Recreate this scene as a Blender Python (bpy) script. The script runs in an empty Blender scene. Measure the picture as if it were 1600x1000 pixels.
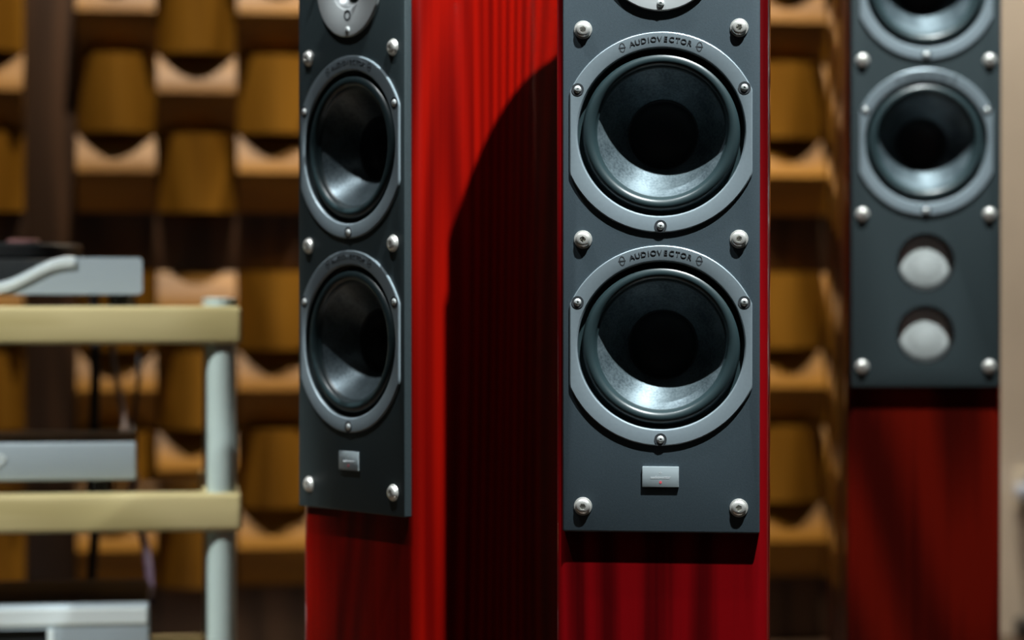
import bpy, bmesh, math, random
from mathutils import Vector, Matrix

random.seed(7)
R = math.radians
scn = bpy.context.scene
col = scn.collection

# ------------------------------------------------------------------ camera
CAM_Z = 0.68
YAW = R(8.0)                      # camera looks 8 degrees to the right of the room axis
cam_d = bpy.data.cameras.new('camera')
cam = bpy.data.objects.new('camera', cam_d)
col.objects.link(cam)
cam.location = (0, 0, CAM_Z)
cam.rotation_euler = (R(90 - 0.515), 0, -YAW)
cam_d.lens = 85.0
cam_d.sensor_width = 36.0
cam_d.clip_start = 0.05
cam_d.dof.use_dof = True
cam_d.dof.focus_distance = 2.335
cam_d.dof.aperture_fstop = 3.0
scn.camera = cam

# ------------------------------------------------------------------ world and exposure
w = bpy.data.worlds.new('world')
scn.world = w
w.use_nodes = True
w.node_tree.nodes['Background'].inputs[0].default_value = (0.5, 0.55, 0.6, 1)
w.node_tree.nodes['Background'].inputs[1].default_value = 0.02
scn.view_settings.view_transform = 'Standard'
scn.view_settings.look = 'None'
scn.view_settings.gamma = 1.0
scn.view_settings.use_curve_mapping = False
scn.view_settings.exposure = 0.0

# room lamps: (camera-frame x, y), target (camera-frame x, y, z), watts, colour, cone degrees
CEIL = 3.40
LAMPS = [
    # key spot in front of and to the right of the middle loudspeaker
    ('spotlight', (0.685, 1.455), (0.06, 2.42, 0.64), 900, (0.93, 1.0, 1.0), 24.5, 'white ceiling spotlight aimed at the grey-fronted loudspeaker with the metal badge'),
    # spot in front of the right loudspeaker
    ('spotlight', (0.66, 2.40), (0.60, 3.24, 0.72), 760, (0.93, 1.0, 1.0), 27, 'white ceiling spotlight aimed at the loudspeaker with round mesh ports'),
    # spot in front of the equipment rack
    ('spotlight', (-2.2, 1.1), (-0.80, 3.10, 0.46), 1050, (0.98, 1.0, 0.97), 25, 'white ceiling spotlight aimed at the equipment rack'),
    # weak fill spot, added to brighten the rings of the turned loudspeaker
    ('spotlight', (-0.84, 2.05), (-0.20, 2.55, 0.90), 155, (0.93, 0.98, 1.0), 22, 'added fill spotlight on the ceiling aimed at the front of the turned loudspeaker'),
    # wall washers over the wooden diffusers
    ('spotlight', (-0.50, 4.05), (-0.60, 4.62, 0.65), 330, (1.0, 0.86, 0.70), 64, 'white ceiling spotlight grazing the wooden diffusers behind the rack'),
    ('spotlight', (0.72, 4.20), (0.74, 4.84, 0.70), 360, (1.0, 0.86, 0.70), 64, 'white ceiling spotlight grazing the wooden diffusers beside the plain wall'),
]
FILL_PANELS = [(-0.9, -0.7), (1.1, -0.7)]      # unseen panels added behind the camera for soft fill (world x, y)
FILL_STRENGTH = 1.1


def C(x, y):
    """camera-frame ground point -> world"""
    return (x * math.cos(YAW) + y * math.sin(YAW), -x * math.sin(YAW) + y * math.cos(YAW))


# ------------------------------------------------------------------ materials
def new_mat(name):
    m = bpy.data.materials.new(name)
    m.use_nodes = True
    nt = m.node_tree
    return m, nt, nt.nodes['Principled BSDF']


def plain(name, colr, rough=0.5, metal=0.0, coat=0.0, noise=0.0, nscale=60.0, bump=0.0, bscale=300.0, spec=0.5, stretch=(1, 1, 1)):
    m, nt, b = new_mat(name)
    b.inputs['Base Color'].default_value = (*colr, 1)
    b.inputs['Roughness'].default_value = rough
    b.inputs['Metallic'].default_value = metal
    b.inputs['Specular IOR Level'].default_value = spec
    b.inputs['Coat Weight'].default_value = coat
    b.inputs['Coat Roughness'].default_value = 0.04
    tc = nt.nodes.new('ShaderNodeTexCoord')
    mp = nt.nodes.new('ShaderNodeMapping')
    mp.inputs['Scale'].default_value = stretch
    nt.links.new(tc.outputs['Object'], mp.inputs['Vector'])
    if noise > 0:
        n = nt.nodes.new('ShaderNodeTexNoise')
        n.inputs['Scale'].default_value = nscale
        n.inputs['Detail'].default_value = 5
        nt.links.new(mp.outputs[0], n.inputs['Vector'])
        r = nt.nodes.new('ShaderNodeValToRGB')
        r.color_ramp.elements[0].position = 0.3
        r.color_ramp.elements[1].position = 0.7
        r.color_ramp.elements[0].color = (*[c * (1 - noise) for c in colr], 1)
        r.color_ramp.elements[1].color = (*[min(1, c * (1 + noise)) for c in colr], 1)
        nt.links.new(n.outputs['Fac'], r.inputs['Fac'])
        nt.links.new(r.outputs[0], b.inputs['Base Color'])
    if bump > 0:
        n2 = nt.nodes.new('ShaderNodeTexNoise')
        n2.inputs['Scale'].default_value = bscale
        n2.inputs['Detail'].default_value = 3
        nt.links.new(mp.outputs[0], n2.inputs['Vector'])
        bp = nt.nodes.new('ShaderNodeBump')
        bp.inputs['Strength'].default_value = bump
        bp.inputs['Distance'].default_value = 0.002
        nt.links.new(n2.outputs['Fac'], bp.inputs['Height'])
        nt.links.new(bp.outputs[0], b.inputs['Normal'])
    return m


def wood(name, dark, light, ring_scale=(5, 5, 0.8), rings=14.0, streak=(140, 140, 2.5), rough=0.4, coat=0.0, streak_w=0.5, coat_rough=0.03, vary=False, offset=(0, 0, 0), spec=0.5):
    """grain along local z: contour lines of a stretched noise plus fine streaks"""
    m, nt, b = new_mat(name)
    N, L = nt.nodes, nt.links
    tc = N.new('ShaderNodeTexCoord')
    src = tc.outputs['Object']
    if vary:
        oi = N.new('ShaderNodeObjectInfo')
        vm = N.new('ShaderNodeVectorMath'); vm.operation = 'MULTIPLY_ADD'
        L.new(oi.outputs['Random'], vm.inputs[0])
        vm.inputs[1].default_value = (3.1, 7.7, 5.3)
        L.new(tc.outputs['Object'], vm.inputs[2])
        src = vm.outputs[0]
    mp = N.new('ShaderNodeMapping'); mp.inputs['Scale'].default_value = ring_scale
    mp.inputs['Location'].default_value = offset
    L.new(src, mp.inputs['Vector'])
    n1 = N.new('ShaderNodeTexNoise'); n1.inputs['Scale'].default_value = 1.0; n1.inputs['Detail'].default_value = 1.5
    n1.inputs['Roughness'].default_value = 0.35
    L.new(mp.outputs[0], n1.inputs['Vector'])
    mu = N.new('ShaderNodeMath'); mu.operation = 'MULTIPLY'; mu.inputs[1].default_value = rings * 6.2832
    L.new(n1.outputs['Fac'], mu.inputs[0])
    si = N.new('ShaderNodeMath'); si.operation = 'SINE'
    L.new(mu.outputs[0], si.inputs[0])
    ma = N.new('ShaderNodeMath'); ma.operation = 'MULTIPLY_ADD'; ma.inputs[1].default_value = 0.5; ma.inputs[2].default_value = 0.5
    L.new(si.outputs[0], ma.inputs[0])
    mp2 = N.new('ShaderNodeMapping'); mp2.inputs['Scale'].default_value = streak
    L.new(src, mp2.inputs['Vector'])
    n2 = N.new('ShaderNodeTexNoise'); n2.inputs['Scale'].default_value = 1.0; n2.inputs['Detail'].default_value = 4
    L.new(mp2.outputs[0], n2.inputs['Vector'])
    mx = N.new('ShaderNodeMix'); mx.data_type = 'FLOAT'
    mx.inputs[0].default_value = streak_w
    L.new(ma.outputs[0], mx.inputs[2]); L.new(n2.outputs['Fac'], mx.inputs[3])
    r = N.new('ShaderNodeValToRGB')
    r.color_ramp.elements[0].position = 0.26; r.color_ramp.elements[1].position = 0.70
    r.color_ramp.elements[0].color = (*dark, 1); r.color_ramp.elements[1].color = (*light, 1)
    L.new(mx.outputs[0], r.inputs['Fac'])
    L.new(r.outputs[0], b.inputs['Base Color'])
    b.inputs['Roughness'].default_value = rough
    b.inputs['Specular IOR Level'].default_value = spec
    b.inputs['Coat Weight'].default_value = coat
    b.inputs['Coat Roughness'].default_value = coat_rough
    return m


M = {}
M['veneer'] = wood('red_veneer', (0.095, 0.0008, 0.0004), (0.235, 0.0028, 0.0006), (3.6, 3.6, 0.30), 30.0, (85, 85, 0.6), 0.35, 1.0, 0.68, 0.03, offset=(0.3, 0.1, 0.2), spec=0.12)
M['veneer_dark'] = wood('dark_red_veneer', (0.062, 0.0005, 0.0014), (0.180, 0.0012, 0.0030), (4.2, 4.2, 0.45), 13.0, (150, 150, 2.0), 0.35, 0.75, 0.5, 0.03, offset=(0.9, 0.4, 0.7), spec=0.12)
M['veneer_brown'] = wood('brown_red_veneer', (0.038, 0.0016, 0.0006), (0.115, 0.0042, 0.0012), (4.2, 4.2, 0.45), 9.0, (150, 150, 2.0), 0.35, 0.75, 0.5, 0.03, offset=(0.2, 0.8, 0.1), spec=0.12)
M['plate'] = plain('baffle_grey', (0.047, 0.068, 0.083), 0.50, 0.0, noise=0.10, nscale=500, bump=0.10, bscale=1200)
M['plate_dark'] = plain('baffle_charcoal', (0.030, 0.045, 0.050), 0.50, 0.0, noise=0.10, nscale=500, bump=0.10, bscale=1200)
M['ring'] = plain('ring_grey', (0.245, 0.30, 0.335), 0.42, 0.25, noise=0.03, nscale=300)
M['rubber'] = plain('rubber', (0.020, 0.038, 0.043), 0.38, spec=0.7)
M['void'] = plain('dark_cavity', (0.006, 0.007, 0.007), 0.8)
M['cap'] = plain('dust_cap', (0.016, 0.018, 0.020), 0.6)
M['chrome'] = plain('chrome', (0.88, 0.87, 0.83), 0.36, 0.7)
M['steel'] = plain('steel', (0.80, 0.84, 0.84), 0.38, 0.6)
M['ink'] = plain('dark_print', (0.03, 0.036, 0.042), 0.6)
M['badge'] = plain('badge_metal', (0.40, 0.47, 0.50), 0.35, 0.15, stretch=(1, 1, 40), noise=0.05, nscale=20)
M['whiteprint'] = plain('white_print', (0.75, 0.78, 0.8), 0.5)
M['redprint'] = plain('red_print', (0.75, 0.10, 0.13), 0.5)
M['tweet'] = plain('tweeter_metal', (0.55, 0.58, 0.59), 0.38, 0.35)
M['plinth'] = plain('black_plinth', (0.015, 0.015, 0.015), 0.25)
M['block'] = wood('diffuser_wood', (0.185, 0.082, 0.006), (0.29, 0.137, 0.014), (7, 7, 1.5), 4.0, (90, 90, 3), 0.45, 0.0, 0.6, vary=True, spec=0.2)
M['walnut'] = wood('walnut', (0.042, 0.021, 0.010), (0.088, 0.044, 0.021), (7, 7, 0.8), 6.0, (90, 90, 3), 0.45, 0.0, 0.5)
M['maple'] = wood('maple', (0.34, 0.285, 0.130), (0.43, 0.365, 0.185), (3.0, 9, 9), 3.0, (5, 90, 90), 0.45, 0.0, 0.5)
M['silver'] = plain('silver_anodised', (0.41, 0.49, 0.54), 0.36, 0.45, noise=0.03, nscale=20, stretch=(1, 1, 30))
M['silverlight'] = plain('silver_bright', (0.70, 0.78, 0.79), 0.30, 0.35)
M['post'] = plain('post_aluminium', (0.44, 0.54, 0.52), 0.38, 0.35, noise=0.03, nscale=30)
M['black'] = plain('black_plastic', (0.012, 0.014, 0.015), 0.35)
M['smoke'] = plain('smoked_panel', (0.015, 0.013, 0.010), 0.15)
M['topbrown'] = plain('perforated_cover', (0.045, 0.040, 0.030), 0.5)
M['cable_black'] = plain('cable_black', (0.010, 0.010, 0.011), 0.5)
M['cable_grey'] = plain('cable_grey', (0.22, 0.18, 0.17), 0.5)
M['cable_purple'] = plain('cable_purple', (0.08, 0.06, 0.14), 0.5)
M['wall'] = plain('beige_plaster', (0.76, 0.70, 0.60), 0.85, noise=0.06, nscale=6, bump=0.2, bscale=120)
M['ceiling'] = plain('ceiling_grey', (0.16, 0.155, 0.15), 0.9)
M['floor'] = wood('floor_wood', (0.035, 0.022, 0.014), (0.075, 0.045, 0.026), (1.0, 8, 8), 4.0, (4, 80, 80), 0.35, 0.0, 0.5)
M['darkwall'] = plain('brown_fabric_wall', (0.10, 0.075, 0.055), 0.9, noise=0.1, nscale=80)
M['outlet'] = plain('outlet_plastic', (0.62, 0.58, 0.48), 0.4)
M['paleblue'] = plain('pale_blue_plastic', (0.50, 0.60, 0.78), 0.25)
M['fixture'] = plain('fixture_white', (0.6, 0.6, 0.58), 0.4)


def emit_mat(name, colr, strength):
    m, nt, b = new_mat(name)
    b.inputs['Base Color'].default_value = (0.8, 0.8, 0.8, 1)
    b.inputs['Emission Color'].default_value = (*colr, 1)
    b.inputs['Emission Strength'].default_value = strength
    return m


M['lens'] = emit_mat('lamp_lens', (0.97, 1.0, 0.98), 25.0)
M['fill_glow'] = emit_mat('fill_panel_glow', (0.93, 1.0, 1.0), FILL_STRENGTH)


def mesh_mat():
    m, nt, b = new_mat('port_mesh')
    N, L = nt.nodes, nt.links
    tc = N.new('ShaderNodeTexCoord')
    v = N.new('ShaderNodeTexVoronoi'); v.inputs['Scale'].default_value = 330; v.inputs['Randomness'].default_value = 0.15
    L.new(tc.outputs['Object'], v.inputs['Vector'])
    r = N.new('ShaderNodeValToRGB')
    r.color_ramp.elements[0].position = 0.22; r.color_ramp.elements[1].position = 0.34
    r.color_ramp.elements[0].color = (0.03, 0.035, 0.035, 1); r.color_ramp.elements[1].color = (0.80, 0.86, 0.85, 1)
    L.new(v.outputs['Distance'], r.inputs['Fac'])
    L.new(r.outputs[0], b.inputs['Base Color'])
    b.inputs['Roughness'].default_value = 0.35
    b.inputs['Metallic'].default_value = 0.25
    return m


def cone_mat():
    """dark coated fibre cone with fine mottling"""
    m, nt, b = new_mat('cone_fibre')
    N, L = nt.nodes, nt.links
    tc = N.new('ShaderNodeTexCoord')
    n = N.new('ShaderNodeTexNoise'); n.inputs['Scale'].default_value = 420; n.inputs['Detail'].default_value = 3
    L.new(tc.outputs['Object'], n.inputs['Vector'])
    n2 = N.new('ShaderNodeTexNoise'); n2.inputs['Scale'].default_value = 32; n2.inputs['Detail'].default_value = 3
    L.new(tc.outputs['Object'], n2.inputs['Vector'])
    mx = N.new('ShaderNodeMix'); mx.data_type = 'FLOAT'; mx.inputs[0].default_value = 0.62
    L.new(n.outputs['Fac'], mx.inputs[2]); L.new(n2.outputs['Fac'], mx.inputs[3])
    r = N.new('ShaderNodeValToRGB')
    r.color_ramp.elements[0].position = 0.36; r.color_ramp.elements[1].position = 0.62
    r.color_ramp.elements[0].color = (0.055, 0.078, 0.092, 1); r.color_ramp.elements[1].color = (0.17, 0.22, 0.245, 1)
    L.new(mx.outputs[0], r.inputs['Fac'])
    L.new(r.outputs[0], b.inputs['Base Color'])
    b.inputs['Roughness'].default_value = 0.36
    b.inputs['Metallic'].default_value = 0.5
    return m


M['mesh'] = mesh_mat()
M['cone'] = cone_mat()


# ------------------------------------------------------------------ mesh helpers
def tag(o, label=None, cat=None, group=None, kind=None):
    if label: o['label'] = label
    if cat: o['category'] = cat
    if group: o['group'] = group
    if kind: o['kind'] = kind
    return o


def link(name, me, mat=None, parent=None, loc=None, rot=None):
    o = bpy.data.objects.new(name, me)
    col.objects.link(o)
    if mat is not None and len(me.materials) == 0:
        me.materials.append(mat)
    if parent: o.parent = parent
    if loc: o.location = loc
    if rot: o.rotation_euler = rot
    return o


def empty(name, loc=(0, 0, 0), rz=0):
    o = bpy.data.objects.new(name, None)
    col.objects.link(o)
    o.empty_display_size = 0.05
    o.location = loc
    o.rotation_euler = (0, 0, rz)
    return o


def finish(bm, name, smooth=35):
    bmesh.ops.recalc_face_normals(bm, faces=bm.faces)
    me = bpy.data.meshes.new(name)
    bm.to_mesh(me); bm.free()
    if smooth:
        me.shade_smooth()
        me.set_sharp_from_angle(angle=R(smooth))
    return me


def box_me(name, x0, x1, y0, y1, z0, z1, bev=0.0, seg=2):
    bm = bmesh.new()
    bmesh.ops.create_cube(bm, size=1)
    for v in bm.verts:
        v.co = Vector((x0 + (v.co.x + .5) * (x1 - x0), y0 + (v.co.y + .5) * (y1 - y0), z0 + (v.co.z + .5) * (z1 - z0)))
    if bev > 0:
        bmesh.ops.bevel(bm, geom=list(bm.edges), offset=bev, segments=seg, affect='EDGES', profile=0.5)
    return finish(bm, name, 35)


def loops_me(name, loops, cap0=False, cap1=False, smooth=35, closed=True):
    """bridge consecutive equal-length vertex loops"""
    bm = bmesh.new()
    vl = [[bm.verts.new(p) for p in lp] for lp in loops]
    n = len(loops[0])
    for a, b in zip(vl[:-1], vl[1:]):
        for i in range(n if closed else n - 1):
            j = (i + 1) % n
            bm.faces.new((a[i], a[j], b[j], b[i]))
    if cap0: bm.faces.new(vl[0])
    if cap1: bm.faces.new(list(reversed(vl[-1])))
    return finish(bm, name, smooth)


def lathe_me(name, prof, seg=64, smooth=40, hexpts=(), cap0=False, cap1=False):
    """prof: list of (r, y) revolved about the local y axis"""
    loops = []
    for k, (r, y) in enumerate(prof):
        lp = []
        for i in range(seg):
            a = 2 * math.pi * i / seg
            rr = r
            if k in hexpts:
                aa = (a % (math.pi / 3)) - math.pi / 6
                rr = r * math.cos(math.pi / 6) / math.cos(aa)
            lp.append((rr * math.cos(a), y, rr * math.sin(a)))
        loops.append(lp)
    return loops_me(name, loops, cap0, cap1, smooth)


def cyl_z_me(name, r, z0, z1, seg=32, bev=0.001):
    prof = [(r - bev, z0), (r, z0 + bev), (r, z1 - bev), (r - bev, z1)]
    loops = [[(p * math.cos(2 * math.pi * i / seg), p * math.sin(2 * math.pi * i / seg), z) for i in range(seg)] for p, z in prof]
    return loops_me(name, loops, True, True)


def tube_me(name, pts, r, seg=10):
    """smooth tube through points (Catmull-Rom)"""
    P = [Vector(p) for p in pts]
    P = [P[0] * 2 - P[1]] + P + [P[-1] * 2 - P[-2]]
    path = []
    for i in range(1, len(P) - 2):
        for k in range(8):
            t = k / 8
            a, b, c, d = P[i - 1], P[i], P[i + 1], P[i + 2]
            path.append(0.5 * ((2 * b) + (c - a) * t + (2 * a - 5 * b + 4 * c - d) * t * t + (3 * b - a - 3 * c + d) * t ** 3))
    path.append(P[-2])
    loops = []
    up = Vector((0.3, 0.9, 0.2)).normalized()
    for i, p in enumerate(path):
        t = (path[min(i + 1, len(path) - 1)] - path[max(i - 1, 0)]).normalized()
        u = t.cross(up)
        if u.length < 1e-3: u = t.cross(Vector((1, 0, 0)))
        u.normalize(); v = t.cross(u)
        loops.append([tuple(p + r * (math.cos(2 * math.pi * k / seg) * u + math.sin(2 * math.pi * k / seg) * v)) for k in range(seg)])
    return loops_me(name, loops, True, True)


def boolean_cut(me, cutters, name):
    """subtract closed cutter meshes from a closed mesh"""
    o = bpy.data.objects.new('tmp_base', me); col.objects.link(o)
    tmp = []
    for c in cutters:
        co = bpy.data.objects.new('tmp_cut', c); col.objects.link(co); tmp.append(co)
        md = o.modifiers.new('b', 'BOOLEAN'); md.operation = 'DIFFERENCE'; md.solver = 'EXACT'; md.object = co
    dg = bpy.context.evaluated_depsgraph_get()
    res = bpy.data.meshes.new_from_object(o.evaluated_get(dg))
    res.name = name
    bpy.data.objects.remove(o)
    for co in tmp: bpy.data.objects.remove(co)
    res.materials.clear()
    res.shade_smooth(); res.set_sharp_from_angle(angle=R(35))
    return res


def drill(x, z, r, y0, y1, seg=96):
    prof = [(r, y0), (r, y1)]
    loops = [[(x + p * math.cos(2 * math.pi * i / seg), y, z + p * math.sin(2 * math.pi * i / seg)) for i in range(seg)] for p, y in prof]
    return loops_me('drill', loops, True, True)


def text_bm(bm, body, size, M4, depth=0.0003):
    """append the filled outlines of a string, transformed by M4, to bm; returns its width"""
    cu = bpy.data.curves.new('tmp_text', 'FONT')
    cu.body = body; cu.size = size; cu.extrude = depth
    cu.align_x = 'CENTER'; cu.align_y = 'CENTER'
    o = bpy.data.objects.new('tmp_text', cu); col.objects.link(o)
    dg = bpy.context.evaluated_depsgraph_get()
    me = bpy.data.meshes.new_from_object(o.evaluated_get(dg))
    me.transform(M4)
    bm.from_mesh(me)
    bpy.data.objects.remove(o); bpy.data.curves.remove(cu); bpy.data.meshes.remove(me)


# text drawn in local xy goes to the xz plane facing -y
FACE = Matrix(((1, 0, 0, 0), (0, 0, -1, 0), (0, 1, 0, 0), (0, 0, 0, 1)))


def arc_text_me(name, body, radius, size, step_deg, y):
    bm = bmesh.new()
    n = len(body)
    narrow = {'I': 0.62}
    wts = [narrow.get(c, 1.0) for c in body]
    tot = sum(wts)
    acc = 0
    for c, wd in zip(body, wts):
        mid = acc + wd / 2; acc += wd
        ang = -(mid - tot / 2) * step_deg
        a = R(ang)
        T = Matrix.Translation((-math.sin(a) * radius, y, math.cos(a) * radius)) @ Matrix.Rotation(-a, 4, 'Y') @ FACE @ Matrix.Diagonal((1.10, 1, 1, 1))
        text_bm(bm, c, size, T)
    return finish(bm, name, 0)


def emblem_bm(bm, ang_deg, radius, y, hw=0.0029, hh=0.0047, t=0.0009):
    """an upright oval with a bar across, set on the ring"""
    a = R(ang_deg)
    T = Matrix.Translation((-math.sin(a) * radius, y, math.cos(a) * radius)) @ Matrix.Rotation(-a * 0.25, 4, 'Y')
    seg = 28
    o_ = [bm.verts.new(T @ Vector((hw * math.cos(2 * math.pi * i / seg), 0, hh * math.sin(2 * math.pi * i / seg)))) for i in range(seg)]
    i_ = [bm.verts.new(T @ Vector(((hw - t) * math.cos(2 * math.pi * i / seg), 0, (hh - t) * math.sin(2 * math.pi * i / seg)))) for i in range(seg)]
    for i in range(seg):
        j = (i + 1) % seg
        bm.faces.new((o_[i], o_[j], i_[j], i_[i]))
    q = [bm.verts.new(T @ Vector(p)) for p in ((-hw - .0006, -.0001, -t / 2), (hw + .0006, -.0001, -t / 2), (hw + .0006, -.0001, t / 2), (-hw - .0006, -.0001, t / 2))]
    bm.faces.new(q)


# ------------------------------------------------------------------ the room
def struct(name, me, mat):
    return tag(link(name, me, mat), kind='structure')


WY = 4.684                                     # back wall plane
X0, X1, Y0 = -2.4, 2.7, -2.6
struct('floor', box_me('floor', X0 - .1, X1 + .1, Y0 - .1, WY + .1, -0.1, 0), M['floor'])
struct('ceiling', box_me('ceiling', X0 - .1, X1 + .1, Y0 - .1, WY + .1, CEIL, CEIL + .1), M['ceiling'])
struct('wall_back', box_me('wall_back', X0 - .1, X1 + .1, WY, WY + .1, 0, CEIL), M['wall'])
struct('wall_left', box_me('wall_left', X0 - .1, X0, Y0 - .1, WY, 0, CEIL), M['darkwall'])
struct('wall_right', box_me('wall_right', X1, X1 + .1, Y0 - .1, WY, 0, CEIL), M['darkwall'])
struct('wall_front', box_me('wall_front', X0, X1, Y0 - .1, Y0, 0, CEIL), M['darkwall'])

# ------------------------------------------------------------------ loudspeakers
W_R, W_FLAT, W_IN = 0.0966, 0.0879, 0.0808
HOLE = 0.0805


def ring_me():
    seg = 160

    def outer(inset, y):
        lp = []
        for i in range(seg):
            a = 2 * math.pi * i / seg
            x, z = (W_R - inset) * math.cos(a), (W_R - inset) * math.sin(a)
            x = max(-(W_FLAT - inset), min(W_FLAT - inset, x))
            lp.append((x, y, z))
        return lp

    def circ(r, y):
        return [(r * math.cos(2 * math.pi * i / seg), y, r * math.sin(2 * math.pi * i / seg)) for i in range(seg)]
    return loops_me('woofer_ring', [outer(0, 0), outer(0, -0.0016), outer(0.0010, -0.0023), circ(0.0830, -0.0023), circ(0.0820, -0.0020), circ(W_IN, -0.0004), circ(W_IN, 0.004), circ(W_IN + .001, 0.004), circ(W_IN + .001, 0.0)], smooth=25)


def surround_me():
    prof = [(0.0818, 0.0038), (0.0806, 0.0060), (0.0766, 0.0062)]
    n = 14
    rc, rw, h = 0.0700, 0.0062, 0.0060
    for i in range(n + 1):
        t = math.pi * i / n
        prof.append((rc + rw * math.cos(t), 0.0046 - h * math.sin(t)))
    prof += [(0.0620, 0.0068)]
    return lathe_me('surround', prof, 128, 60)


def cone_me():
    prof = []
    n = 14
    for i in range(n + 1):
        t = i / n
        prof.append((0.0640 - 0.0310 * t, 0.0060 + 0.0340 * t ** 0.94))
    return lathe_me('cone', prof, 128, 60)


def cap_me():
    prof = [(0.0342, 0.0380), (0.0333, 0.0384), (0.0322, 0.0430), (0.0290, 0.0500), (0.0220, 0.0550), (0.0120, 0.0580), (0.0005, 0.0588)]
    return lathe_me('dust_cap', prof, 96, 60, cap1=True)


def small_screw_me():
    return lathe_me('ring_screw', [(0.0005, -0.0002), (0.0013, -0.0002), (0.0015, -0.0016), (0.0030, -0.0013), (0.0036, -0.0006), (0.0036, 0.0006)], 24, 40, cap0=True, hexpts=(1, 2))


def sink_me():
    return lathe_me('countersink', [(0.0060, 0.0), (0.0060, -0.0004), (0.0038, -0.0003), (0.0037, 0.0)], 28, 40)


def bolt_me():
    return lathe_me('bolt', [(0.0005, -0.0012), (0.0028, -0.0012), (0.0032, -0.0044), (0.0052, -0.0043), (0.0066, -0.0034), (0.0072, -0.0022), (0.0074, -0.0014), (0.0085, -0.0012), (0.0089, -0.0006), (0.0089, 0.0003)], 36, 40, cap0=True, hexpts=(1, 2))


ME = {}
ME['ring'] = ring_me(); ME['surround'] = surround_me(); ME['cone'] = cone_me(); ME['cap'] = cap_me()
ME['sscrew'] = small_screw_me(); ME['sink'] = sink_me(); ME['bolt'] = bolt_me()
ME['letters'] = arc_text_me('lettering', 'AUDIOVECTOR', 0.0894, 0.0070, 3.75, -0.0025)
for k, a in (('emblem', 24.5), ('emblem_r', -24.5)):
    bm = bmesh.new()
    emblem_bm(bm, a, 0.0896, -0.00245)
    ME[k] = finish(bm, 'ring_emblem', 0)
for k, m in (('ring', 'ring'), ('surround', 'rubber'), ('cone', 'cone'), ('cap', 'cap'), ('sscrew', 'steel'), ('sink', 'ink'), ('bolt', 'chrome'), ('letters', 'ink'), ('emblem', 'ink'), ('emblem_r', 'ink')):
    ME[k].materials.append(M[m])


def cabinet_me(top, y_front, depth, holes, bulge=0.003, taper=0.058):
    """teardrop plan extruded to full height, drilled for the drivers"""
    right = []
    rc = 0.010
    hw = 0.1025
    for i in range(7):                          # rounded front corner
        a = math.pi / 2 * i / 6
        right.append((hw - rc + rc * math.sin(a), y_front + rc - rc * math.cos(a)))
    n = 16
    for i in range(1, n + 1):
        t = i / n
        y = y_front + rc + t * (depth - rc - 0.012)
        wdt = hw + bulge * math.sin(math.pi * min(1, t * 1.6)) * (t < 0.625) - taper * max(0, (t - 0.10) / 0.90) ** 1.7
        right.append((wdt, y))
    rr = right[-1][0]
    for i in range(1, 5):
        a = math.pi / 2 * i / 4
        right.append((rr - 0.012 + 0.012 * math.cos(a), y_front + depth - 0.012 + 0.012 * math.sin(a)))
    outline = right + [(-x, y) for x, y in reversed(right)]
    cy = y_front + depth * 0.45
    loops = []
    for z, s in ((0.045, 0.0), (top - 0.006, 0.0), (top - 0.0018, 0.0018), (top, 0.006)):
        lp = []
        for x, y in outline:
            d = Vector((x, y - cy)); L = d.length
            f = (L - s) / L
            lp.append((x * f, cy + (y - cy) * f, z))
        loops.append(lp)
    me = loops_me('cabinet', loops, True, True)
    cut = [drill(x, z, r + 0.0006, y_front - 0.05, y_front + dp) for x, z, r, dp in holes]
    return boolean_cut(me, cut, 'cabinet')


def plate_me(z0, z1, hw, th, holes):
    me = box_me('front_plate', -hw, hw, 0, th, z0, z1, 0.0016, 3)
    return boolean_cut(me, [drill(x, z, r, -0.05, 0.1) for x, z, r, dp in holes], 'front_plate')


TH = 0.0095


def add_bolts(root, zs, xo):
    for z in zs:
        for s in (-1, 1):
            o = link('bolt', ME['bolt'], None, root, (s * xo, 0, z), (0, random.uniform(0, 1), 0))


def add_woofer(root, z):
    wf = link('woofer_ring', ME['ring'], None, root, (0, 0, z))
    link('surround', ME['surround'], None, wf)
    link('cone', ME['cone'], None, wf)
    link('dust_cap', ME['cap'], None, wf)
    link('lettering', ME['letters'], None, wf)
    link('emblem', ME['emblem'], None, wf)
    link('emblem', ME['emblem_r'], None, wf)
    for a in (27.5, 152.5, 270):
        x, zz = 0.0905 * math.cos(R(a)), 0.0905 * math.sin(R(a))
        link('countersink', ME['sink'], None, wf, (x, -0.0023, zz))
        link('screw', ME['sscrew'], None, wf, (x, -0.0023, zz), (0, a, 0))
    return wf


def add_tweeter(root, z):
    fr = link('tweeter_ring', lathe_me('tweeter_ring', [(0.0565, 0.0), (0.0565, -0.0026), (0.0555, -0.0034), (0.0290, -0.0034), (0.0270, -0.0026), (0.0200, 0.0060), (0.0185, 0.0100)], 96, 30), M['tweet'], root, (0, 0, z))
    link('dome', lathe_me('dome', [(0.0187, 0.0098), (0.0160, 0.0080), (0.0130, 0.0035), (0.0090, 0.0005), (0.0045, -0.0012), (0.0005, -0.0016)], 48, 60, cap1=True), M['black'], fr)
    for a in (30, 150, 270):
        link('screw', ME['sscrew'], None, fr, (0.0495 * math.cos(R(a)), -0.0034, 0.0495 * math.sin(R(a))))
    # short shallow groove under the dome, as on the photographed ring
    link('ring_mark', ME['sink'], None, fr, (0, -0.0033, -0.034))
    return fr


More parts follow.
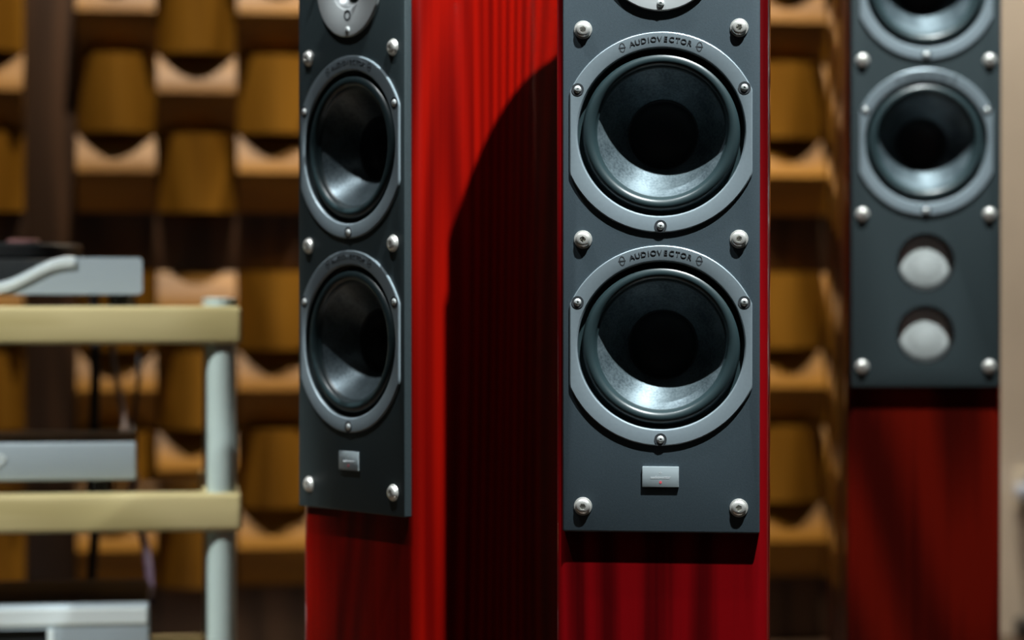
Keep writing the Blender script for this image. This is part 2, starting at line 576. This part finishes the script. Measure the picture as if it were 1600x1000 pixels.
def add_badge(root, z):
    b = link('badge', box_me('badge', -0.0176, 0.0176, -0.0024, 0.0002, -0.0100, 0.0100, 0.0005), M['badge'], root, (0, 0, z))
    bm = bmesh.new()
    text_bm(bm, 'audiovector', 0.0040, Matrix.Translation((0, -0.0025, -0.0004)) @ FACE, 0.0001)
    emblem_bm(bm, 0, 0.0042, -0.00255, 0.0009, 0.0013, 0.0003)
    link('badge_lettering', finish(bm, 'badge_lettering', 0), M['whiteprint'], b)
    link('badge_red_mark', lathe_me('badge_red_mark', [(0.0005, -0.0002), (0.0013, -0.0002), (0.0013, 0)], 16, 40, cap0=True), M['redprint'], b, (0, -0.0024, -0.0052))
    return b


def add_plinth(root, y_front, depth):
    p = link('plinth', box_me('plinth', -0.125, 0.125, y_front - 0.02, y_front + depth + 0.02, 0.020, 0.045, 0.004), M['plinth'], root)
    for sx in (-1, 1):
        for y in (y_front + 0.01, y_front + depth - 0.01):
            link('spike', lathe_z_spike(), M['chrome'], p, (sx * 0.105, y, 0))
    return p


_sp = []


def lathe_z_spike():
    if not _sp:
        seg = 16
        loops = [[(r * math.cos(2 * math.pi * i / seg), r * math.sin(2 * math.pi * i / seg), z) for i in range(seg)] for r, z in ((0.003, 0.0), (0.012, 0.012), (0.012, 0.020))]
        _sp.append(loops_me('spike', loops, True, True))
    return _sp[0]


ZC = CAM_Z
# type with tweeter, two woofers and badge
A_W = [ZC + 0.160, ZC - 0.0456]
A_T = ZC + 0.333
A_BOT, A_TOP = ZC - 0.226, ZC + 0.412
holesA = [(0, z, HOLE, 0.075) for z in A_W] + [(0, A_T, 0.030, 0.03)]
cabA = cabinet_me(ZC + 0.444, TH - 0.0004, 0.325, holesA)
plA = plate_me(A_BOT, A_TOP, 0.0950, TH, holesA)
# type with ports below the woofers
B_W = [ZC + 0.411, ZC + 0.206]
B_T = ZC + 0.583
B_P = [ZC + 0.0473, ZC - 0.0480]
B_BOT, B_TOP = ZC - 0.117, ZC + 0.665
holesB = [(0, z, HOLE, 0.075) for z in B_W] + [(0, B_T, 0.030, 0.03)] + [(0, z, 0.0385, 0.06) for z in B_P]
cabB = cabinet_me(ZC + 0.678, TH - 0.0004, 0.335, holesB, 0.006, 0.016)
plB = plate_me(B_BOT, B_TOP, 0.0985, TH, holesB)


def speaker_A(cx, cy, ang, label, veneer, plate):
    x, y = C(cx, cy)
    root = empty('floor_loudspeaker', (x, y, 0), R(ang) - YAW)
    tag(root, label, 'loudspeaker', 'red floorstanding loudspeakers')
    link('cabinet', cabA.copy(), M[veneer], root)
    link('front_plate', plA.copy(), M[plate], root)
    for z in A_W: add_woofer(root, z)
    add_tweeter(root, A_T)
    add_badge(root, ZC - 0.1722)
    add_bolts(root, (ZC + 0.398, ZC + 0.2595, ZC + 0.0568, ZC - 0.2015), 0.0752)
    add_plinth(root, TH, 0.325)
    return root


def speaker_B(cx, cy, ang, label):
    x, y = C(cx, cy)
    root = empty('floor_loudspeaker', (x, y, 0), R(ang) - YAW)
    tag(root, label, 'loudspeaker', 'red floorstanding loudspeakers')
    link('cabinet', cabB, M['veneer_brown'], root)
    link('front_plate', plB, M['plate_dark'], root)
    for z in B_W: add_woofer(root, z)
    add_tweeter(root, B_T)
    for z in B_P:
        p = link('port', lathe_me('port', [(0.0384, 0.0004), (0.0368, 0.0004), (0.0362, 0.0020), (0.0362, 0.0190), (0.0384, 0.0190)], 64, 40), M['black'], root, (0, 0, z))
        prof = [(0.0362, 0.0100)] + [(0.0355 * math.cos(t), 0.0100 - 0.0045 * math.sin(t)) for t in [math.pi / 2 * i / 8 for i in range(9)]]
        prof[-1] = (0.0003, prof[-1][1])
        link('port_mesh', lathe_me('port_mesh', prof, 48, 60, cap1=True), M['mesh'], p)
    add_bolts(root, (ZC + 0.652, ZC + 0.515, ZC + 0.3135, ZC + 0.1107, ZC - 0.0903), 0.0838)
    add_plinth(root, TH, 0.335)
    return root


speaker_A(0.1434, 2.331, -7.0, 'red loudspeaker seen squarely from the front, with two lettered woofer rings and metal badge', 'veneer_dark', 'plate')
speaker_A(-0.1715, 2.561, -50.0, 'red loudspeaker turned aside so its glossy wooden flank shows, next to the equipment rack', 'veneer', 'plate_dark')
speaker_B(0.546, 3.190, 0.0, 'red loudspeaker with two round silver mesh ports low on its front plate')

# ------------------------------------------------------------------ wooden diffusers on the back wall
CELL = 0.151
HB = CELL / 2 - 0.0012
DEP = 0.056


def block_me(power):
    """ridge-backed block, ridge along local z, back at y = 0, bulging towards -y"""
    n = 7
    us = [-(1 - i / n) for i in range(n)] + [0.0] + [(i + 1) / n for i in range(n)]
    prof = [(u * HB, -(0.006 + (DEP - 0.006) * (1 - abs(u) ** power))) for u in us]
    prof = [(-HB, 0.0)] + prof + [(HB, 0.0)]
    loops = [[(x, y, z) for x, y in prof] for z in (-HB, HB)]
    return loops_me('wood_block', loops, True, True, smooth=30)


BLOCK_H, BLOCK_V = block_me(1.25), block_me(1.9)
BLOCK_H.materials.append(M['block']); BLOCK_V.materials.append(M['block'])
PX = [-1.031, -0.180, 0.671]                       # left edges of the five-column panels
ROWS = [(0.843, 5), (0.156 - 0.026, 4)]            # bottom height and row count of each tier
WOODY = WY - 0.012
labels = {
    (0, 0): 'upper acoustic diffuser panel of wooden blocks left of the dark batten, above the disc player',
    (0, 1): 'lower acoustic diffuser panel of wooden blocks behind the equipment rack, left of the dark batten',
    (1, 0): 'upper acoustic diffuser panel of wooden blocks beside the turned loudspeaker',
    (1, 1): 'lower acoustic diffuser panel of wooden blocks between the rack post and turned loudspeaker',
    (2, 0): 'upper acoustic diffuser panel of wooden blocks behind the loudspeaker with mesh ports',
    (2, 1): 'lower acoustic diffuser panel of wooden blocks behind the loudspeaker with mesh ports',
}
ROWS = [(0.843, 5), (0.128, 4)]
for pi, px in enumerate(PX):
    for ti, (zb, nr) in enumerate(ROWS):
        root = empty('acoustic_diffuser_panel', (px + 2.5 * CELL, WY - 0.001, zb))
        tag(root, labels[(pi, ti)], 'acoustic panel', 'wooden diffuser panels on the back wall')
        link('backing_board', box_me('backing_board', -2.5 * CELL, 2.5 * CELL, -0.012, 0.0, 0, nr * CELL), M['walnut'], root)
        inv = (pi % 2 == 0)
        for r in range(nr):
            for c in range(5):
                horiz = ((r + c) % 2 == 0) != inv
                link('wood_block', BLOCK_H if horiz else BLOCK_V, None, root, ((c - 2) * CELL, -0.012, (r + .5) * CELL), (0, R(90) if horiz else 0, 0))
xl, xr = PX[0] - 0.096, PX[2] + 5 * CELL + 0.096
zt = ROWS[0][0] + 5 * CELL
n = 1
for k in range(3):                                  # vertical battens between the panels
    x0 = PX[k] - 0.096
    struct('trim_%d' % n, box_me('trim', x0, PX[k], WY - 0.020, WY, 0, zt, 0.002), M['walnut']); n += 1
struct('trim_%d' % n, box_me('trim', xr - 0.096, xr, WY - 0.020, WY, 0, zt, 0.002), M['walnut']); n += 1
for k in range(3):                                  # horizontal boards
    for z0, z1 in ((0.0, ROWS[1][0]), (ROWS[1][0] + 4 * CELL, ROWS[0][0])):
        struct('trim_%d' % n, box_me('trim', PX[k], PX[k] + 5 * CELL, WY - 0.018, WY, z0, z1, 0.002), M['walnut']); n += 1

# ------------------------------------------------------------------ equipment rack
RX0, RX1, RYF, RYB = -0.478, 0.088, 3.100, 3.520
rack = empty('equipment_rack', ((RX0 + RX1) / 2, RYF, 0))
tag(rack, 'open equipment rack with thick pale wooden shelves and round grey metal posts', 'rack')
rx = (RX0 + RX1) / 2
hwid = (RX1 - RX0) / 2
SH = [(0.6215, 0.670), (0.383, 0.4315), (0.1455, 0.194)]
PR = 0.0188
post_x = hwid - 0.0255
for sx in (-1, 1):
    for y in (0.026, RYB - RYF - 0.026):
        p = link('post', cyl_z_me('post', PR, 0.004, 0.676, 40), M['post'], rack, (sx * post_x, y, 0))
        link('post_cap', cyl_z_me('post_cap', PR + 0.0003, 0.676, 0.680, 40), M['post'], p)
for i, (z0, z1) in enumerate(SH):
    s = link('shelf', box_me('shelf', -hwid, hwid, -0.002, 0.046, z0, z1, 0.006, 3), M['maple'], rack)
    for sx in (-1, 1):
        a, b = (hwid - 0.050, hwid - 0.001) if sx > 0 else (-hwid + 0.001, -hwid + 0.050)
        link('side_rail', box_me('side_rail', a, b, 0.046, RYB - RYF, z0, z1, 0.004), M['maple'], s)
    link('shelf_panel', box_me('shelf_panel', -hwid + 0.050, hwid - 0.050, 0.046, RYB - RYF - 0.02, z1 - 0.020, z1 - 0.012), M['smoke'], s)
    if i == 2:
        link('rear_rail', box_me('rear_rail', -hwid + 0.050, hwid - 0.050, RYB - RYF - 0.02, RYB - RYF, z0, z1, 0.004), M['maple'], s)
PZ = [z1 - 0.012 for z0, z1 in SH]                  # top of each shelf panel


def feet(root, xs, ys, h, r=0.014):
    for x in xs:
        for y in ys:
            link('foot', cyl_z_me('foot', r, 0, h, 24), M['black'], root, (x, y, 0))


# disc player on the top shelf: silver fascia scooped down round a black turntable lid
px0, px1 = -0.474, -0.038
dw = (px1 - px0) / 2
pz = PZ[0]
dp = empty('disc_player', ((px0 + px1) / 2, RYF + 0.052, pz))
tag(dp, 'silver disc player with a scooped front and black round lid on the top shelf', 'disc player')
zb, ztop = 0.685 - pz, 0.7325 - pz
feet(dp, (-dw + 0.075, dw - 0.030), (0.03, 0.25), zb + 0.0004)


def scoop_z(x):
    """upper edge of the fascia: full height at the ends, sunk in the middle"""
    t = (abs(x) - 0.030) / (dw - 0.094 - 0.030)
    t = max(0.0, min(1.0, t))
    s = t * t * (3 - 2 * t)
    return ztop - 0.0335 * (1 - s)


def scoop_me(name, lo, hi, y0, y1, inset=0.0):
    xs = [-dw + inset, -dw + 0.004 + inset] + [-dw + 0.012 + (2 * dw - 0.024) * i / 60 for i in range(61)] + [dw - 0.004 - inset, dw - inset]
    loops = []
    for x in xs:
        top = hi(x); bot = lo(x)
        e = dw - inset - abs(x)
        if e < 0.004:
            top -= 0.0035; bot += 0.0035
        loops.append([(x, y0, bot), (x, y0, top), (x, y1, top), (x, y1, bot)])
    return loops_me(name, loops, True, True, smooth=30)


link('fascia', scoop_me('fascia', lambda x: zb, lambda x: max(zb + 0.004, scoop_z(x) - 0.0), 0.0, 0.020), M['silver'], dp)
# bright bevelled lip that follows the scoop
xs = [-(dw - 0.086) + 2 * (dw - 0.086) * i / 56 for i in range(57)]
loops = []
for x in xs:
    z = scoop_z(x)
    loops.append([(x, -0.0035, z - 0.0125), (x, -0.0045, z - 0.0040), (x, 0.0080, z + 0.0012), (x, 0.0080, z - 0.0125)])
link('scoop_lip', loops_me('scoop_lip', loops, True, True, smooth=30), M['silverlight'], dp)
link('body', box_me('body', -dw + 0.004, dw - 0.004, 0.0205, 0.300, zb, ztop - 0.002, 0.002), M['black'], dp)
lid = link('lid', cyl_z_me('lid', 0.136, ztop - 0.002, 0.752 - pz, 64, 0.003), M['black'], dp, (0, 0.158, 0))
link('lid_knob', cyl_z_me('lid_knob', 0.022, 0.752 - pz, 0.759 - pz, 32, 0.002), plain('knob_rose', (0.20, 0.10, 0.10), 0.3, 0.5), lid, (0.058, 0, 0))

# slim silver unit on the middle shelf
px1 = -0.046
pz = PZ[1]
c2 = empty('slim_amplifier', ((px0 + px1) / 2, RYF + 0.050, pz))
tag(c2, 'slim plain silver amplifier with small emblem on the middle shelf', 'amplifier')
dw2 = (px1 - px0) / 2
zb, ztop = 0.4455 - pz, 0.4945 - pz
feet(c2, (-dw2 + 0.04, dw2 - 0.05), (0.04, 0.26), zb + 0.0004)
link('fascia', box_me('fascia', -dw2, dw2, 0, 0.018, zb, ztop, 0.003, 3), M['silver'], c2)
link('cover', box_me('cover', -dw2 + 0.003, dw2 - 0.003, 0.0182, 0.310, zb + 0.001, ztop - 0.001, 0.002), M['topbrown'], c2)
seg = 40
em = [[((a * math.cos(2 * math.pi * i / seg)) + 0.0, y, b * math.sin(2 * math.pi * i / seg)) for i in range(seg)] for a, b, y in ((0.020, 0.009, 0.0), (0.020, 0.009, -0.0015), (0.015, 0.006, -0.0015), (0.015, 0.006, 0.0))]
link('emblem', loops_me('emblem', em), M['silverlight'], c2, (0.030, 0, (zb + ztop) / 2), (0, R(-20), 0))

# large silver amplifier on the bottom shelf
px1 = -0.029
pz = PZ[2]
c3 = empty('large_amplifier', ((px0 + px1) / 2, RYF + 0.030, pz))
tag(c3, 'tall silver amplifier with a dark display recess on the bottom shelf', 'amplifier')
dw3 = (px1 - px0) / 2
zb, ztop = 0.012, 0.2887 - pz
feet(c3, (-dw3 + 0.05, dw3 - 0.05), (0.05, 0.24), zb + 0.0004, 0.02)
zr = 0.258 - pz
xr_ = -0.158 - (px0 + px1) / 2                       # right edge of the display recess
fas = boolean_cut(box_me('fascia', -dw3, dw3, 0, 0.026, zb, ztop, 0.004, 3), [box_me('c', -0.11, xr_, -0.01, 0.010, 0.030, zr)], 'fascia')
f3 = link('fascia', fas, M['silver'], c3)
link('top_bevel', loops_me('top_bevel', [[(x, -0.0002, ztop - 0.026), (x, -0.0022, ztop - 0.024), (x, -0.0022, ztop - 0.006), (x, -0.0002, ztop - 0.0045)] for x in (-dw3 + 0.004, dw3 - 0.004)], True, True), M['silverlight'], f3)
link('display', box_me('display', -0.109, xr_ - 0.001, 0.0075, 0.0095, 0.031, zr - 0.001), M['black'], f3)
link('display_edge', box_me('display_edge', xr_, xr_ + 0.008, -0.002, 0.004, 0.030, zr), M['silverlight'], f3)
link('cover', box_me('cover', -dw3 + 0.004, dw3 - 0.004, 0.0262, 0.290, zb + 0.002, ztop - 0.001, 0.003), M['topbrown'], c3)

# cables hanging behind the rack
def cable(name, pts, r, mat, label):
    o = link(name, tube_me(name, pts, r), M[mat])
    tag(o, label, 'cable')
    return o


yb = RYB + 0.035
cable('power_cable', [(-0.115, 3.46, 0.70), (-0.112, yb - 0.01, 0.685), (-0.110, yb, 0.60), (-0.112, yb, 0.48), (-0.108, yb, 0.40), (-0.118, yb, 0.25), (-0.135, yb + 0.02, 0.02)], 0.0075, 'cable_black', 'thick black power cable hanging behind the rack from the disc player')
cable('signal_cable', [(-0.085, 3.46, 0.70), (-0.080, yb + 0.02, 0.685), (-0.086, yb + 0.03, 0.60), (-0.070, yb + 0.03, 0.50), (-0.072, 3.47, 0.462)], 0.0042, 'cable_grey', 'thin grey signal cable looping behind the slim amplifier')
cable('signal_cable', [(-0.060, 3.46, 0.70), (-0.055, yb + 0.03, 0.67), (-0.048, yb + 0.03, 0.58), (-0.058, yb + 0.03, 0.49), (-0.060, 3.47, 0.470)], 0.0036, 'cable_black', 'thin black signal cable looping behind the slim amplifier')
cable('speaker_cable', [(-0.060, 3.46, 0.450), (-0.055, yb + 0.02, 0.42), (-0.050, yb + 0.03, 0.36), (-0.036, yb + 0.02, 0.30), (-0.030, 3.43, 0.255)], 0.0060, 'cable_purple', 'purple cable drooping behind the rack towards the tall amplifier')

# ------------------------------------------------------------------ wall socket, plug and power strip by the plain wall
ox, oz = 1.724, 0.292
so = empty('wall_socket', (ox, WY, oz))
tag(so, 'cream wall socket on the plain beige wall', 'socket')
link('face_plate', box_me('face_plate', -0.043, 0.043, -0.008, 0, -0.043, 0.043, 0.004, 3), M['outlet'], so)
link('socket_rim', lathe_me('socket_rim', [(0.021, -0.008), (0.021, -0.0105), (0.018, -0.0105), (0.018, -0.008)], 40), M['outlet'], so)
pl = empty('power_plug', (ox, WY - 0.0105, oz))
tag(pl, 'black power plug with a pale blue side in the wall socket', 'plug')
link('plug_body', box_me('plug_body', -0.020, 0.024, -0.045, -0.0002, -0.018, 0.040, 0.008, 3), M['black'], pl)
link('plug_cap', box_me('plug_cap', -0.050, -0.018, -0.042, -0.004, -0.014, 0.016, 0.008, 3), M['paleblue'], pl)
link('plug_cable', tube_me('plug_cable', [(-0.036, -0.025, -0.013), (-0.040, -0.030, -0.06), (-0.030, -0.040, -0.14), (-0.006, -0.045, -0.21), (0.004, -0.04, -0.235)], 0.0035), M['cable_grey'], pl)
st = empty('power_strip', (ox + 0.05, WY - 0.055, 0))
tag(st, 'black power strip lying on the floor below the wall socket', 'power strip')
link('housing', box_me('housing', -0.105, 0.24, -0.030, 0.030, 0, 0.042, 0.010, 3), M['black'], st)
for k in range(4):
    link('socket', cyl_z_me('socket', 0.019, 0.042, 0.0435, 24, 0.0005), M['smoke'], st, (-0.06 + k * 0.075, 0, 0))

# ------------------------------------------------------------------ lamps
for name, (lx, ly), tgt, watt, colr, cone, label in LAMPS:
    x, y = C(lx, ly)
    tx, ty = C(tgt[0], tgt[1])
    d = Vector((tx - x, ty - y, tgt[2] - (CEIL - 0.10))).normalized()
    root = empty('ceiling_spotlight', (x, y, CEIL))
    tag(root, label, 'spotlight', 'ceiling spotlights')
    link('mount', cyl_z_me('mount', 0.035, -0.030, 0.0, 32), M['fixture'], root)
    q = d.to_track_quat('Y', 'Z')
    can = link('housing', lathe_me('housing', [(0.0005, -0.065), (0.036, -0.060), (0.040, -0.05), (0.040, 0.060), (0.036, 0.060), (0.036, 0.045)], 40, cap0=True), M['fixture'], root, (0, 0, -0.085))
    can.rotation_mode = 'QUATERNION'; can.rotation_quaternion = q
    link('lens', lathe_me('lens', [(0.0358, 0.046), (0.018, 0.050), (0.0005, 0.051)], 40, cap1=True), M['lens'], can)
    ld = bpy.data.lights.new('spot_lamp', 'SPOT')
    ld.energy = watt; ld.color = colr; ld.spot_size = R(cone); ld.spot_blend = 0.35; ld.shadow_soft_size = 0.022
    lo = bpy.data.objects.new('spot_lamp', ld); col.objects.link(lo)
    lo.location = Vector((x, y, CEIL - 0.085)) + d * 0.085
    lo.rotation_mode = 'QUATERNION'; lo.rotation_quaternion = d.to_track_quat('-Z', 'Y')

for i, (x, y) in enumerate(FILL_PANELS):
    root = empty('added_fill_panel', (x, y, CEIL))
    tag(root, 'added square white fill light panel, unseen behind the camera', 'ceiling light', 'added fill light panels')
    link('frame', box_me('frame', -0.31, 0.31, -0.31, 0.31, -0.025, 0.0, 0.003), M['fixture'], root)
    link('diffuser', box_me('diffuser', -0.29, 0.29, -0.29, 0.29, -0.028, -0.024), M['fill_glow'], root)
